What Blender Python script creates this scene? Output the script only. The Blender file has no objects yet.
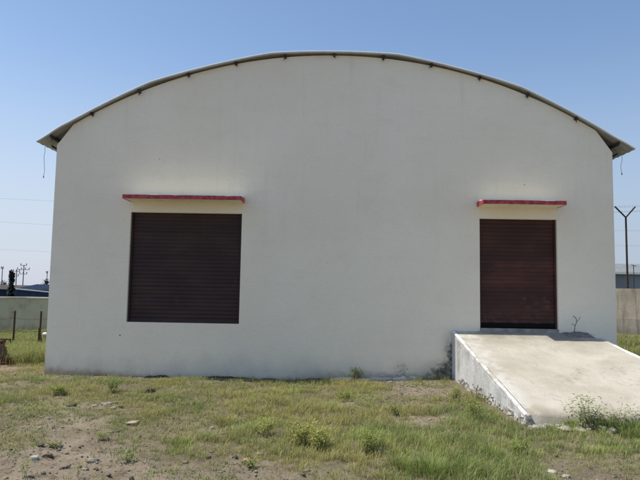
import bpy, bmesh, math, random
import numpy as np
from mathutils import Vector, Matrix

random.seed(7)
rng = np.random.default_rng(11)
S = bpy.context.scene
C = S.collection
R = math.radians

# ------------------------------------------------------------------ camera
F, YAW, PIT, ROL = 577.5, 0.0152, 0.0828, 0.0173
CAM = Vector((0.0, -10.51, 1.65))
RM = Matrix.Rotation(YAW, 3, 'Z') @ Matrix.Rotation(PIT, 3, 'X')
cr, sr = math.cos(ROL), math.sin(ROL)
AX_R = RM @ Vector((cr, 0, sr)); AX_U = RM @ Vector((-sr, 0, cr)); AX_F = RM @ Vector((0, 1, 0))
cam = bpy.data.objects.new('camera', bpy.data.cameras.new('camera'))
C.objects.link(cam)
cam.matrix_world = Matrix(((AX_R.x, AX_U.x, -AX_F.x, CAM.x), (AX_R.y, AX_U.y, -AX_F.y, CAM.y),
                           (AX_R.z, AX_U.z, -AX_F.z, CAM.z), (0, 0, 0, 1)))
cam.data.sensor_width = 36; cam.data.lens = F / 640 * 36
cam.data.clip_start = 0.05; cam.data.clip_end = 6000
S.camera = cam

def ray(px, py):
    return AX_F + AX_R * ((px - 320) / F) - AX_U * ((py - 240) / F)
def at_depth(px, py, y):                   # world point of the site plan on the plane Y = y
    d = ray(px, py); t = (y - CAM.y) / d.y
    return CAM + d * t
def on_ground(px, py, z=0.0):
    d = ray(px, py); t = (z - CAM.z) / d.z
    return CAM + d * t

# ------------------------------------------------------------------ helpers
def link(o, parent=None):
    C.objects.link(o)
    if parent is not None: o.parent = parent
    return o
def obj(name, bm, mats, parent=None, smooth=False):
    me = bpy.data.meshes.new(name)
    bmesh.ops.recalc_face_normals(bm, faces=bm.faces[:])
    bm.to_mesh(me); bm.free()
    for m in (mats if isinstance(mats, (list, tuple)) else [mats]): me.materials.append(m)
    if smooth:
        for p in me.polygons: p.use_smooth = True
    return link(bpy.data.objects.new(name, me), parent)
def thing(name, label, cat, loc=(0, 0, 0), group=None):
    o = bpy.data.objects.new(name, None); o.empty_display_size = 0.2
    o.location = loc; link(o)
    return tag(o, label, cat, group)
def tag(o, label=None, cat=None, group=None, kind=None):
    if label: o['label'] = label
    if cat: o['category'] = cat
    if group: o['group'] = group
    if kind: o['kind'] = kind
    return o
def dup(root, loc, label=None, rz=None, scale=None):
    r = root.copy(); C.objects.link(r); r.location = loc
    if label: r['label'] = label
    if rz is not None: r.rotation_euler.z = rz
    if scale: r.scale = scale
    for ch in list(root.children):
        c = ch.copy(); C.objects.link(c); c.parent = r
        for g in list(ch.children):
            d = g.copy(); C.objects.link(d); d.parent = c
    return r
def box(bm, x0, x1, y0, y1, z0, z1, mi=0):
    v = [bm.verts.new(p) for p in ((x0,y0,z0),(x1,y0,z0),(x1,y1,z0),(x0,y1,z0),(x0,y0,z1),(x1,y0,z1),(x1,y1,z1),(x0,y1,z1))]
    for f in ((0,3,2,1),(4,5,6,7),(0,1,5,4),(1,2,6,5),(2,3,7,6),(3,0,4,7)):
        bm.faces.new([v[i] for i in f]).material_index = mi
def bar(bm, a, b, r0, r1=None, n=8, jit=0.0):
    a, b = Vector(a), Vector(b); r1 = r0 if r1 is None else r1
    d = (b - a).normalized(); u = d.orthogonal().normalized(); w = d.cross(u)
    A, B = [], []
    for i in range(n):
        t = 2 * math.pi * i / n; e = u * math.cos(t) + w * math.sin(t)
        A.append(bm.verts.new(a + e * r0)); B.append(bm.verts.new(b + e * r1))
    for i in range(n):
        j = (i + 1) % n; bm.faces.new((A[i], A[j], B[j], B[i]))
    bm.faces.new(A[::-1]); bm.faces.new(B)
def path_tube(bm, pts, r, n=6):
    for a, b in zip(pts[:-1], pts[1:]): bar(bm, a, b, r, n=n)
def bevel(bm, w, seg=2):
    bmesh.ops.bevel(bm, geom=bm.edges[:], offset=w, segments=seg, affect='EDGES', profile=0.5)
def np_mesh(name, V, loops, starts, mats, col=None, parent=None):
    me = bpy.data.meshes.new(name)
    V = np.asarray(V, np.float32)
    me.vertices.add(len(V)); me.vertices.foreach_set('co', V.ravel())
    me.loops.add(len(loops)); me.loops.foreach_set('vertex_index', np.asarray(loops, np.int32))
    me.polygons.add(len(starts)); me.polygons.foreach_set('loop_start', np.asarray(starts, np.int32))
    me.update(calc_edges=True)
    if col is not None:
        a = me.color_attributes.new('tint', 'FLOAT_COLOR', 'POINT')
        c4 = np.ones((len(V), 4), np.float32); c4[:, :3] = col
        a.data.foreach_set('color', c4.ravel())
    me.materials.append(mats)
    return link(bpy.data.objects.new(name, me), parent)

# value noise for terrain and planting
def _h(i, j, s):
    n = (i * 374761393 + j * 668265263 + s * 974634777) & 0xffffffff
    n = ((n ^ (n >> 13)) * 1274126177) & 0xffffffff
    return ((n ^ (n >> 16)) & 0xffff) / 65535.0
def vnoise(x, y, s=0):
    x = np.asarray(x, float); y = np.asarray(y, float)
    i = np.floor(x).astype(np.int64); j = np.floor(y).astype(np.int64)
    fx = x - i; fy = y - j; fx = fx*fx*(3-2*fx); fy = fy*fy*(3-2*fy)
    return (_h(i,j,s)*(1-fx)+_h(i+1,j,s)*fx)*(1-fy)+(_h(i,j+1,s)*(1-fx)+_h(i+1,j+1,s)*fx)*fy
def fbm(x, y, s=0, o=4):
    t = 0; a = 0.5; x = np.asarray(x, float); y = np.asarray(y, float)
    for k in range(o):
        t = t + a * vnoise(x, y, s + k); x = x * 2.03; y = y * 2.03; a *= 0.5
    return t / (1 - 0.5 ** o)
def terrain(x, y):
    x = np.asarray(x, float); y = np.asarray(y, float)
    near = np.exp(-(np.maximum(np.abs(x) - 9, 0) / 4) ** 2) * np.exp(-(np.maximum(np.abs(y + 4) - 12, 0) / 4) ** 2)
    z = near * ((fbm(x * .55, y * .55, 3) - .5) * .16 + (fbm(x * 2.2, y * 2.2, 9) - .5) * .07 + (fbm(x * 9, y * 9, 21, 3) - .5) * .065)
    flat = np.exp(-(np.maximum(np.abs(x) - 5.2, 0) / .5) ** 2) * np.exp(-(np.maximum(-y - 0.1, 0) / .45) ** 2) * np.exp(-(np.maximum(y - 14, 0) / .5) ** 2)
    z = z * (1 - .75 * flat)
    z = z + .08 * np.exp(-((x - 2.1) / 1.15) ** 2) * np.exp(-(np.minimum(y, 0) / .9) ** 2) * np.exp(-(np.maximum(y, 0) / .3) ** 2)
    z = z - .021 * np.maximum(y - 24, 0)
    return z
def tz(x, y): return float(terrain(x, y))
def gp(px, py):                             # ground point seen in the site photograph
    p = on_ground(px, py); 
    for _ in range(4): p = on_ground(px, py, tz(p.x, p.y))
    return Vector((p.x, p.y, tz(p.x, p.y)))

# ------------------------------------------------------------------ materials
class N:
    """tiny expression wrapper over shader math"""
    def __init__(s, b, v): s.b = b; s.v = v
    def _m(s, op, o=0.0, c=None, clamp=False):
        n = s.b.nt.nodes.new('ShaderNodeMath'); n.operation = op; n.use_clamp = clamp
        for i, q in enumerate((s, o, c)):
            if q is None: continue
            q = q.v if isinstance(q, N) else q
            if isinstance(q, (int, float)): n.inputs[i].default_value = q
            else: s.b.nt.links.new(q, n.inputs[i])
        return N(s.b, n.outputs[0])
    def __add__(s, o): return s._m('ADD', o)
    def __sub__(s, o): return s._m('SUBTRACT', o)
    def __mul__(s, o): return s._m('MULTIPLY', o)
    def __truediv__(s, o): return s._m('DIVIDE', o)
    __radd__ = __add__; __rmul__ = __mul__
    def inv(s): return N(s.b, 1.0)._m('SUBTRACT', s)
    def abs(s): return s._m('ABSOLUTE')
    def mx(s, o): return s._m('MAXIMUM', o)
    def mn(s, o): return s._m('MINIMUM', o)
    def sin(s): return s._m('SINE')
    def ss(s, a, b):
        n = s.b.nt.nodes.new('ShaderNodeMapRange'); n.interpolation_type = 'SMOOTHSTEP'
        s.b.nt.links.new(s.v, n.inputs[0])
        for k, q in ((1, a), (2, b)):
            if isinstance(q, N): s.b.nt.links.new(q.v, n.inputs[k])
            else: n.inputs[k].default_value = q
        return N(s.b, n.outputs[0])
class M:
    def __init__(s, name, rough=.9, spec=.2, metal=0.0):
        s.m = bpy.data.materials.new(name); s.m.use_nodes = True
        s.nt = s.m.node_tree; s.p = s.nt.nodes['Principled BSDF']
        s.p.inputs['Roughness'].default_value = rough; s.p.inputs['Specular IOR Level'].default_value = spec
        s.p.inputs['Metallic'].default_value = metal
        s.tc = s.nt.nodes.new('ShaderNodeTexCoord')
        sep = s.nt.nodes.new('ShaderNodeSeparateXYZ'); s.nt.links.new(s.tc.outputs['Object'], sep.inputs[0])
        s.x, s.y, s.z = (N(s, o) for o in sep.outputs)
    def noise(s, scale=1, sc=(1, 1, 1), detail=5, rough=.55, off=(0, 0, 0), dist=0):
        mp = s.nt.nodes.new('ShaderNodeMapping'); s.nt.links.new(s.tc.outputs['Object'], mp.inputs[0])
        mp.inputs['Scale'].default_value = sc; mp.inputs['Location'].default_value = off
        n = s.nt.nodes.new('ShaderNodeTexNoise'); s.nt.links.new(mp.outputs[0], n.inputs['Vector'])
        n.inputs['Scale'].default_value = scale; n.inputs['Detail'].default_value = detail
        n.inputs['Roughness'].default_value = rough; n.inputs['Distortion'].default_value = dist
        return N(s, n.outputs[0])
    def voro(s, scale=1, sc=(1, 1, 1)):
        mp = s.nt.nodes.new('ShaderNodeMapping'); s.nt.links.new(s.tc.outputs['Object'], mp.inputs[0])
        mp.inputs['Scale'].default_value = sc
        n = s.nt.nodes.new('ShaderNodeTexVoronoi'); s.nt.links.new(mp.outputs[0], n.inputs['Vector'])
        n.inputs['Scale'].default_value = scale
        return N(s, n.outputs['Distance'])
    def attr(s, name='tint'):
        n = s.nt.nodes.new('ShaderNodeAttribute'); n.attribute_name = name; return n.outputs['Color']
    def mix(s, a, b, f, mode='MIX'):
        n = s.nt.nodes.new('ShaderNodeMix'); n.data_type = 'RGBA'; n.blend_type = mode
        for k, q in ((0, f), (6, a), (7, b)):
            q = q.v if isinstance(q, N) else q
            if isinstance(q, (int, float)): n.inputs[k].default_value = q
            elif isinstance(q, tuple): n.inputs[k].default_value = (*q, 1)
            else: s.nt.links.new(q, n.inputs[k])
        return n.outputs[2]
    def done(s, col, bump=None, strength=.3, dist=.01):
        if isinstance(col, tuple): s.p.inputs['Base Color'].default_value = (*col, 1)
        else: s.nt.links.new(col, s.p.inputs['Base Color'])
        if bump is not None:
            b = s.nt.nodes.new('ShaderNodeBump'); b.inputs['Strength'].default_value = strength; b.inputs['Distance'].default_value = dist
            s.nt.links.new(bump.v, b.inputs['Height']); s.nt.links.new(b.outputs[0], s.p.inputs['Normal'])
        return s.m

def plain(name, col, var=.25, scale=6, rough=.85, metal=0.0, bump=.15, spec=.2, sc=(1, 1, 1)):
    m = M(name, rough, spec, metal); n = m.noise(scale, sc)
    d = tuple(c * (1 - var) for c in col); l = tuple(min(1, c * (1 + var)) for c in col)
    return m.done(m.mix(d, l, n.ss(.3, .7)), m.noise(scale * 6), bump)

def wall_paint():
    m = M('whitewashed_plaster', .92, .12)
    n1 = m.noise(.5, (1, 1, 1), 4); n2 = m.noise(2.6, (.8, 1, 1.5), 7, .65); n3 = m.noise(30, (1, 1, 1), 3)
    c = m.mix((.86, .775, .625), (.91, .84, .69), n1.ss(.3, .7))
    c = m.mix(c, (.75, .69, .56), n2.ss(.48, .75) * .32)
    c = m.mix(c, (.62, .59, .48), m.noise(20, (1, 1, 1.2), 6, .72).ss(.50, .72) * .30)
    c = m.mix(c, (.88, .87, .77), m.noise(13, (.7, 1, 1.3), 5, .65, (7, 0, 3)).ss(.55, .75) * .25)
    # rain streaks hanging from the roof edge and the canopies
    streak = m.noise(4.5, (1, 1, .07), 5, .65, (3, 0, 1))
    c = m.mix(c, (.52, .515, .45), streak.ss(.54, .78) * (m.z.ss(1.5, 5.0) * .26 + .03))
    smear = m.noise(1.3, (.8, 1, 3.5), 5, .65, (5, 0, 2.7))
    c = m.mix(c, (.90, .90, .85), smear.ss(.66, .73) * m.z.ss(2.2, 1.2) * .5)
    # splash and damp near the ground
    gz = m.z + m.noise(3, (1, 1, .6), 5) * .55
    c = m.mix(c, (.44, .42, .36), gz.ss(.80, .22) * .5)
    c = m.mix(c, (.33, .25, .17), (m.z + m.noise(8, (1, 1, .8), 6, .7) * .22 - m.x.ss(-3, -5) * .10).ss(.20, .05) * .75)
    # black mould in the corner beside the ramp
    nm = m.noise(13, (1, 1, 1), 7, .72)
    a = m.x.ss(1.98, 2.24) * m.z.ss(1.02, .55)
    top = (m.x - 1.45) * .36 + .10
    b = m.z.ss(top + .22, top - .10) * m.x.ss(1.35, 2.1)
    ab = a.mx(b) * m.x.ss(2.4, 2.3)
    c = m.mix(c, (.20, .20, .19), ab * nm.ss(.25, .6) * .7)
    c = m.mix(c, (.035, .035, .034), (ab * .8 + (nm - .5) * 1.3).ss(.40, .95) * ab.ss(.05, .4) * .85)
    lowm = ((m.z + m.noise(4, (1, 1, 2), 6, .7, (9, 0, 0)) * .30).ss(.36, .2)) * m.x.ss(-1.0, .4) * m.x.ss(2.4, 2.3)
    c = m.mix(c, (.13, .13, .12), lowm * .55)
    v = m.voro(1.3, (1, 1, 1)); c = m.mix(c, (.2, .19, .17), v.ss(.03, .02) * .8)
    bump = n3 * .5 + m.noise(90, (1, 1, 1), 2) * .3 + m.noise(11, (1, 1, 1), 4) * 1.0 + n2 * .8
    return m.done(c, bump, .5, .012)

def shutter_paint(name, base, warm, patch):
    m = M(name, .55, .3)
    n = m.noise(1.3, (1, 1, 2.2), 4); c = m.mix(base, warm, n.ss(.35, .7)); c = m.mix(c, tuple(q * .6 for q in base), m.noise(7, (.06, 1, 1.9), 4, .6).ss(.5, .7) * .55)
    if patch:
        bd = m.z.ss(1.72, 1.85) * m.z.ss(2.3, 2.1); c = m.mix(c, tuple(q * 1.5 for q in warm), bd * m.noise(4, (.4, 1, 1), 5).ss(.4, .6) * .7)
        sp = m.x.ss(3.4, 3.6) * m.x.ss(4.08, 3.95) * m.z.ss(1.25, 1.34) * m.z.ss(1.62, 1.5)
        c = m.mix(c, (.17, .10, .065), sp * m.noise(8, (1, 1, 2), 6, .7).ss(.48, .66) * .45)
        dust = m.z.ss(1.5, 1.05) * m.noise(9, (1, 1, 1), 5).ss(.4, .7); c = m.mix(c, (.14, .10, .08), dust * .3)
    else:
        c = m.mix(c, (.07, .065, .06), m.noise(11, (1, 1, .3), 5).ss(.55, .8) * .4)
    return m.done(c, m.noise(60), .1)

def ramp_top():
    m = M('worn_beige_concrete', .93, .1)
    c = m.mix((.41, .365, .285), (.54, .495, .41), m.noise(1.3, (1, 1, 1), 6, .6).ss(.3, .7))
    c = m.mix(c, (.60, .56, .48), m.noise(.8, (1, 1.6, 1), 5, .6, (4, 1, 0)).ss(.5, .75) * .7)
    c = m.mix(c, (.29, .25, .19), m.noise(2.1, (2.0, .55, 1), 7, .65, (1, 7, 0)).ss(.55, .78) * .55)
    c = m.mix(c, (.16, .14, .12), m.noise(.9, (1, 1, 1), 6, .7, (2, 3, 8)).ss(.63, .75) * .6)
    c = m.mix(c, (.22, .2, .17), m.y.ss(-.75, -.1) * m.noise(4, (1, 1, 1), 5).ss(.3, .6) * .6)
    c = m.mix(c, (.25, .20, .14), m.noise(38, (1, 1, 1), 3).ss(.58, .75) * .4)
    c = m.mix(c, (.24, .185, .13), m.noise(1.7, (1.2, .7, 1), 7, .7, (6, 2, 5)).ss(.56, .74) * .65)
    c = m.mix(c, (.15, .13, .11), (m.noise(.9, (1, 1, 1), 4, .5, (3, 9, 1)) - .5).abs().ss(.004, .0012) * m.noise(.7, (1, 1, 1), 2, .5, (1, 1, 4)).ss(.50, .58) * .3)
    c = m.mix(c, (.62, .60, .55), m.x.ss(2.75, 2.5) * m.noise(5, (1, 1, 1), 6, .7).ss(.42, .6) * .6)
    edge = (m.y + m.noise(5, (1, 1, 1), 5) * .6).ss(-2.6, -3.0)
    c = m.mix(c, (.30, .26, .2), edge * .7)
    return m.done(c, m.noise(45, (1, 1, 1), 4) + m.noise(6, (1, 1, 1), 5) * 2 , .45, .012)
def ramp_side():
    m = M('flaking_white_limewash', .93, .1)
    c = m.mix((.52, .515, .49), (.68, .675, .66), m.noise(1.8, (1, 1, 1), 5).ss(.3, .7))
    drip = m.noise(4.5, (1, 1.0, .22), 6, .7)
    c = m.mix(c, (.24, .23, .22), drip.ss(.49, .70) * .85)
    c = m.mix(c, (.12, .11, .10), m.noise(14, (1, 1, .7), 6, .7).ss(.57, .72) * .75)
    c = m.mix(c, (.30, .25, .21), m.noise(2.6, (1, 1, 1), 6, .7, (1, 4, 7)).ss(.55, .72) * .55)
    return m.done(c, m.noise(26, (1, 1, 1), 5) + drip * 2, .5, .015)
def ramp_band():
    m = M('worn_white_edge_paint', .9, .12)
    n = m.noise(7, (1, 1, 1), 6, .7)
    c = m.mix((.68, .67, .64), (.42, .37, .30), (n + m.noise(1.6, (1, 1, 1), 4) * .6).ss(.74, .92) * .85)
    return m.done(c, n, .3)

def ground_mat():
    m = M('dry_stony_soil', .97, .05)
    n1 = m.noise(.9, (1, 1, 1), 6, .6); n2 = m.noise(7, (1, 1, 1), 7, .65); n3 = m.noise(55, (1, 1, 1), 4, .6)
    c = m.mix((.155, .122, .085), (.28, .228, .168), n1.ss(.3, .7))
    c = m.mix(c, (.075, .062, .046), n2.ss(.50, .70) * .75)
    c = m.mix(c, (.33, .285, .225), n3.ss(.56, .72) * .6)
    v = m.voro(26); c = m.mix(c, (.27, .24, .20), v.ss(.25, .12) * m.noise(3, (1, 1, 1), 4).ss(.42, .62) * .75)
    # reddish bare earth to the left of the building corner
    red = m.x.ss(-4.2, -5.2) * m.y.ss(-1.8, -.6) * m.y.ss(2.2, .8)
    c = m.mix(c, (.30, .22, .15), red * .4)
    # greened where weeds are dense, and all the land further off
    g = m.mix((.095, .10, .038), (.17, .145, .07), m.noise(2.4, (1, 1, 1), 6, .65).ss(.35, .65))
    a = m.attr('tint'); sepc = m.nt.nodes.new('ShaderNodeSeparateColor'); m.nt.links.new(a, sepc.inputs[0])
    c = m.mix(c, g, N(m, sepc.outputs[0]) * n2.ss(.25, .55))
    return m.done(c, n2 * 1.2 + n3 * .5 + v.inv() * .3, .7, .03)

def leaf_mat(name, trans=.35, rough=.6):
    m = M(name, rough, .15)
    a = m.attr('tint'); m.nt.links.new(a, m.p.inputs['Base Color'])
    t = m.nt.nodes.new('ShaderNodeBsdfTranslucent'); m.nt.links.new(a, t.inputs[0])
    mx = m.nt.nodes.new('ShaderNodeMixShader'); mx.inputs[0].default_value = trans
    m.nt.links.new(m.p.outputs[0], mx.inputs[1]); m.nt.links.new(t.outputs[0], mx.inputs[2])
    m.nt.links.new(mx.outputs[0], m.nt.nodes['Material Output'].inputs[0])
    return m.m
def tint_mat(name, rough=.92):
    m = M(name, rough, .12); n = m.noise(40)
    c = m.mix(m.attr('tint'), (.1, .09, .08), n.ss(.5, .75) * .5)
    return m.done(c, m.noise(60), .4)

def compound_wall_mat(name, a, b, dark, streak):
    m = M(name, .95, .08)
    c = m.mix(a, b, m.noise(.9, (1, 1, 1), 6, .65).ss(.3, .7))
    c = m.mix(c, dark, m.noise(2.4, (1, 1, streak), 6, .65).ss(.5, .72) * .7)
    if streak < .5:
        c = m.mix(c, dark, m.noise(5, (1, 1, .06), 5, .65, (1, 2, 0)).ss(.50, .66) * .65)
    c = m.mix(c, dark, (m.noise(1.6, (1, 1, .3), 6, .65, (3, 3, 3)) + m.z.ss(.55, 0) * .3).ss(.55, .8) * .6)
    return m.done(c, m.noise(18), .35, .02)

MT = dict(
    wall=wall_paint(),
    win=shutter_paint('window_shutter_paint', (.038, .021, .020), (.056, .030, .026), False),
    door=shutter_paint('door_shutter_paint', (.046, .018, .014), (.078, .028, .019), True),
    black=plain('black_rubber', (.006, .006, .006), .2),
    red=plain('red_edge_paint', (.42, .065, .08), .38, 14, .6),
    slab=plain('white_slab_paint', (.86, .80, .62), .08, 7),
    roof=plain('galvanised_sheet', (.40, .395, .37), .16, 2.0, .5, .1, .1),
    steel=plain('dark_steel', (.045, .042, .04), .3, 9, .6, .2),
    rust=plain('rusty_iron', (.075, .048, .036), .35, 20, .85),
    ramp=ramp_top(), side=ramp_side(), band=ramp_band(),
    conc=plain('grey_concrete', (.30, .28, .25), .3, 5, .93, 0, .5),
    pale=plain('pale_mortar', (.52, .49, .43), .25, 7, .95, 0, .5),
    ground=ground_mat(), grass=leaf_mat('grass_blades'), leaf=leaf_mat('weed_leaves', .4),
    stone=tint_mat('field_stone'),
    lwall=compound_wall_mat('mossy_grey_plaster', (.40, .385, .265), (.50, .475, .34), (.24, .24, .165), .6),
    rwall=compound_wall_mat('streaked_brown_concrete', (.36, .31, .24), (.50, .44, .35), (.14, .115, .09), .10),
    wire=plain('weathered_wire', (.22, .22, .225), .1, 3, .6),
    navy=plain('navy_sheet_cladding', (.040, .062, .115), .2, .8, .9, 0, .05, .03),
    navyd=plain('dark_blue_cladding', (.028, .040, .070), .2, .8, .95, 0, .05, .02),
    shedg=plain('blue_grey_cladding', (.20, .225, .26), .12, .6, .6, 0, .05),
    shedr=plain('pale_roof_sheet', (.21, .225, .22), .1, .6, .6, 0, .05),
    white=plain('white_paint', (.8, .8, .79), .06, 4),
    bark=plain('grey_brown_bark', (.10, .08, .06), .3, 6),
    pole=plain('hazed_pole_concrete', (.20, .20, .21), .2, 3),  # grey lightened, distance haze put into the colour
    footshade=plain('wall_foot_shade', (.07, .06, .05), .5, 18, .97, 0, .6),  # near-black colour standing in for shade along the wall foot
    dark=plain('unlit_interior', (.03, .03, .03), .1),
)
def brick_mat():
    m = M('dark_red_brick', .93, .1)
    c = m.mix((.065, .030, .027), (.12, .055, .045), m.noise(5, (1, 1, 1), 6, .65).ss(.3, .7))
    c = m.mix(c, (.035, .025, .022), m.noise(11, (1, 1, 1), 6, .7).ss(.52, .7) * .7)
    return m.done(c, m.noise(30), .6, .02)
MT['brick'] = brick_mat()

# ------------------------------------------------------------------ ground
def spans(*segs):
    out = []
    for a, b, st in segs: out += list(np.arange(a, b, st))
    return np.array(out + [segs[-1][1]])
gx = spans((-2500, -300, 440), (-300, -40, 40), (-40, -12, 3), (-12, -7.6, .2), (-7.6, 7, .055), (7, 12, .25), (12, 40, 3), (40, 300, 40), (300, 2500, 440))
gy = spans((-600, -60, 90), (-60, -12, 4), (-12, -6.6, .3), (-6.6, .5, .05), (.5, 2.5, .08), (2.5, 14, .4), (14, 40, 2), (40, 300, 40), (300, 2700, 400))
GX, GY = np.meshgrid(gx, gy); GZ = terrain(GX, GY)

# planting map: rows are distances down the plot, columns across it, drawn up on the site photograph
PU = np.array([0, 80, 160, 240, 320, 400, 480, 560, 640.])
PV = np.array([377, 385, 395, 405, 420, 435, 450, 465, 480.])
PD = np.array([
 [.03, .06, .08, .10, .20, .50, .60, .50, .60],
 [.40, .85, .75, .80, .60, .50, .70, .70, .70],
 [.70, .92, .85, .95, .85, .45, .60, .80, .80],
 [.45, .55, .60, .98, .90, .40, .50, .80, .85],
 [.40, .38, .50, .92, .70, .55, .55, .85, .95],
 [.22, .30, .70, .85, .85, .70, .85, .95, .95],
 [.14, .24, .45, .55, .90, .90, .95, .95, .85],
 [.10, .12, .12, .15, .45, .85, .95, .55, .80],
 [.06, .06, .08, .08, .20, .60, .90, .20, .60]])
def plan_uv(x, y):
    P = np.stack([x - CAM.x, y - CAM.y, -CAM.z + 0 * x], -1)
    a = P @ np.array(AX_R); b = P @ np.array(AX_U); c = np.maximum(P @ np.array(AX_F), .5)
    return 320 + F * a / c, 240 - F * b / c
def bil(T, u, v):
    fu = np.clip(np.interp(u, PU, np.arange(len(PU))), 0, len(PU) - 1.001); fv = np.clip(np.interp(v, PV, np.arange(len(PV))), 0, len(PV) - 1.001)
    i = fu.astype(int); j = fv.astype(int); a = fu - i; b = fv - j
    return (T[j, i]*(1-a)+T[j, i+1]*a)*(1-b)+(T[j+1, i]*(1-a)+T[j+1, i+1]*a)*b
def cover(x, y):
    u, v = plan_uv(x, y); d = bil(PD, u, v)
    n = fbm(x * 1.6, y * 1.6, 40, 4); m = np.clip(d * 1.15 + (n - .5) * 1.9 * (1 - np.abs(d - .5) * .9), 0, 1)
    far = y > .3
    return np.where(far, 1.0, m)
ramp_l = lambda y: 2.24 - .066 * y
ramp_r = lambda y: 4.70 - .25 * y
TOE = -3.22
def blocked(x, y):
    a = (y > -.04) & (y < 14.1) & (x > -5.13) & (x < 5.22)
    b = (y > TOE + .02) & (y < 0) & (x > ramp_l(y) - .06) & (x < ramp_r(y))
    c = (y > TOE - .30) & (y <= TOE + .03) & (x > ramp_l(y) - .1) & (x < 3.45 + .25 * np.sin(y * 17)) & (vnoise(x * 7, y * 7, 5) < .8)
    d = (y > TOE - .1) & (y < -.3) & (x > ramp_l(y) - .16) & (x < ramp_l(y)) & (vnoise(x * 6, y * 6, 6) < .7)
    return a | b | c | d

nx, ny = len(gx), len(gy)
idx = np.arange(nx * ny).reshape(ny, nx)
q = np.stack([idx[:-1, :-1], idx[:-1, 1:], idx[1:, 1:], idx[1:, :-1]], -1).reshape(-1, 4)
gc = np.zeros((nx * ny, 3), np.float32)
gcov = cover(GX.ravel(), GY.ravel()) * .62
gcov = np.where((GX.ravel() < -4.3) & (GY.ravel() > -.4) & (GY.ravel() < 1.6), .08, gcov)
gc[:, 0] = np.where(GY.ravel() > 2.5, .9, gcov)
g = np_mesh('ground', np.stack([GX.ravel(), GY.ravel(), GZ.ravel()], -1), q.ravel(), np.arange(len(q)) * 4, MT['ground'], gc)
g.data.polygons.foreach_set('use_smooth', np.ones(len(q), bool))
tag(g, kind='structure')

# ------------------------------------------------------------------ grass
def blades(base, h, w, ang, lean, col, curve=.5):
    n = len(base); dx = np.cos(ang); dy = np.sin(ang); px = -dy; py = dx
    z = np.zeros(n)
    side = np.stack([px, py, z], -1); fwd = np.stack([dx, dy, z], -1); up = np.array([0, 0, 1.])
    L = (h * lean)[:, None]; H = h[:, None]
    m = base + fwd * L * .35 + up * H * .6
    t = base + fwd * L * (1 + curve * .4) + up * (H * (1 - .25 * lean[:, None]))
    W = w[:, None]
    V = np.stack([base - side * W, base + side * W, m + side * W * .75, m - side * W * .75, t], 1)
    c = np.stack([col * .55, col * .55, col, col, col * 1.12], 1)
    return V.reshape(-1, 3), c.reshape(-1, 3)
def blade_obj(name, V, c, mat):
    n = len(V) // 5; b = np.arange(n)[:, None] * 5
    loops = (b + np.array([0, 1, 2, 3, 3, 2, 4])).ravel()
    starts = (np.arange(n)[:, None] * 7 + np.array([0, 4])).ravel()
    return np_mesh(name, V, loops, starts, mat, c)
def grass(nt, bx, hfun, per=(6, 15), colf=None, dens=None, spread=.03, wid=(.0011, .0026)):
    x = rng.uniform(bx[0], bx[1], nt); y = rng.uniform(bx[2], bx[3], nt)
    k = (rng.random(nt) < dens(x, y)) & ~blocked(x, y); x, y = x[k], y[k]
    cnt = rng.integers(per[0], per[1], len(x)); r = np.repeat(np.arange(len(x)), cnt); n = len(r)
    ox = x[r] + rng.normal(0, spread, n); oy = y[r] + rng.normal(0, spread, n)
    kk = ~blocked(ox, oy); r, ox, oy = r[kk], ox[kk], oy[kk]; n = len(r)
    base = np.stack([ox, oy, terrain(ox, oy) - .006], -1)
    hs = hfun(x, y)[r] * rng.uniform(.35, 1.25, n)
    w = rng.uniform(wid[0], wid[1], n)
    col = colf(x, y)[r] * rng.uniform(.72, 1.3, n)[:, None]
    dry = rng.random(n) < .16
    col[dry] = np.array([.46, .38, .20]) * rng.uniform(.7, 1.2, dry.sum())[:, None]
    return blades(base, hs, w, rng.uniform(0, 6.283, n), rng.uniform(.1, .95, n) ** 1.2, col)
def gcol(x, y):
    u, v = plan_uv(x, y)
    n = fbm(x * 1.1, y * 1.1, 70, 3)[:, None]
    yel = np.array([.46, .425, .155]); grn = np.array([.27, .33, .105]); bri = np.array([.43, .50, .15])
    green = np.clip((u - 330) / 200, 0, 1)[:, None] * .8 + np.clip((v - 430) / 60, 0, 1)[:, None] * .35
    k = np.clip(green + .12 + (n - .5) * 3.0, 0, 1)
    c = yel * (1 - k) + grn * k
    b = np.clip((fbm(x * 2.1, y * 2.1, 90, 3)[:, None] - .56) * 5, 0, 1)
    return c * (1 - b) + bri * b
def ghgt(x, y):
    u, v = plan_uv(x, y); c = cover(x, y)
    return (.030 + .062 * c) * (.4 + 1.3 * fbm(x * 1.3, y * 1.3, 55, 3)) * (1 + .3 * np.clip((u - 380) / 150, 0, 1))
parts = [grass(52000, (-6.5, 6.5, -6.4, .02), ghgt, (6, 14), gcol, lambda x, y: (cover(x, y) ** 1.4 * .95 + .05) * np.clip((fbm(x * 3.2, y * 3.2, 210, 3) - .33) * 4.5, .12, 1))]
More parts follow.
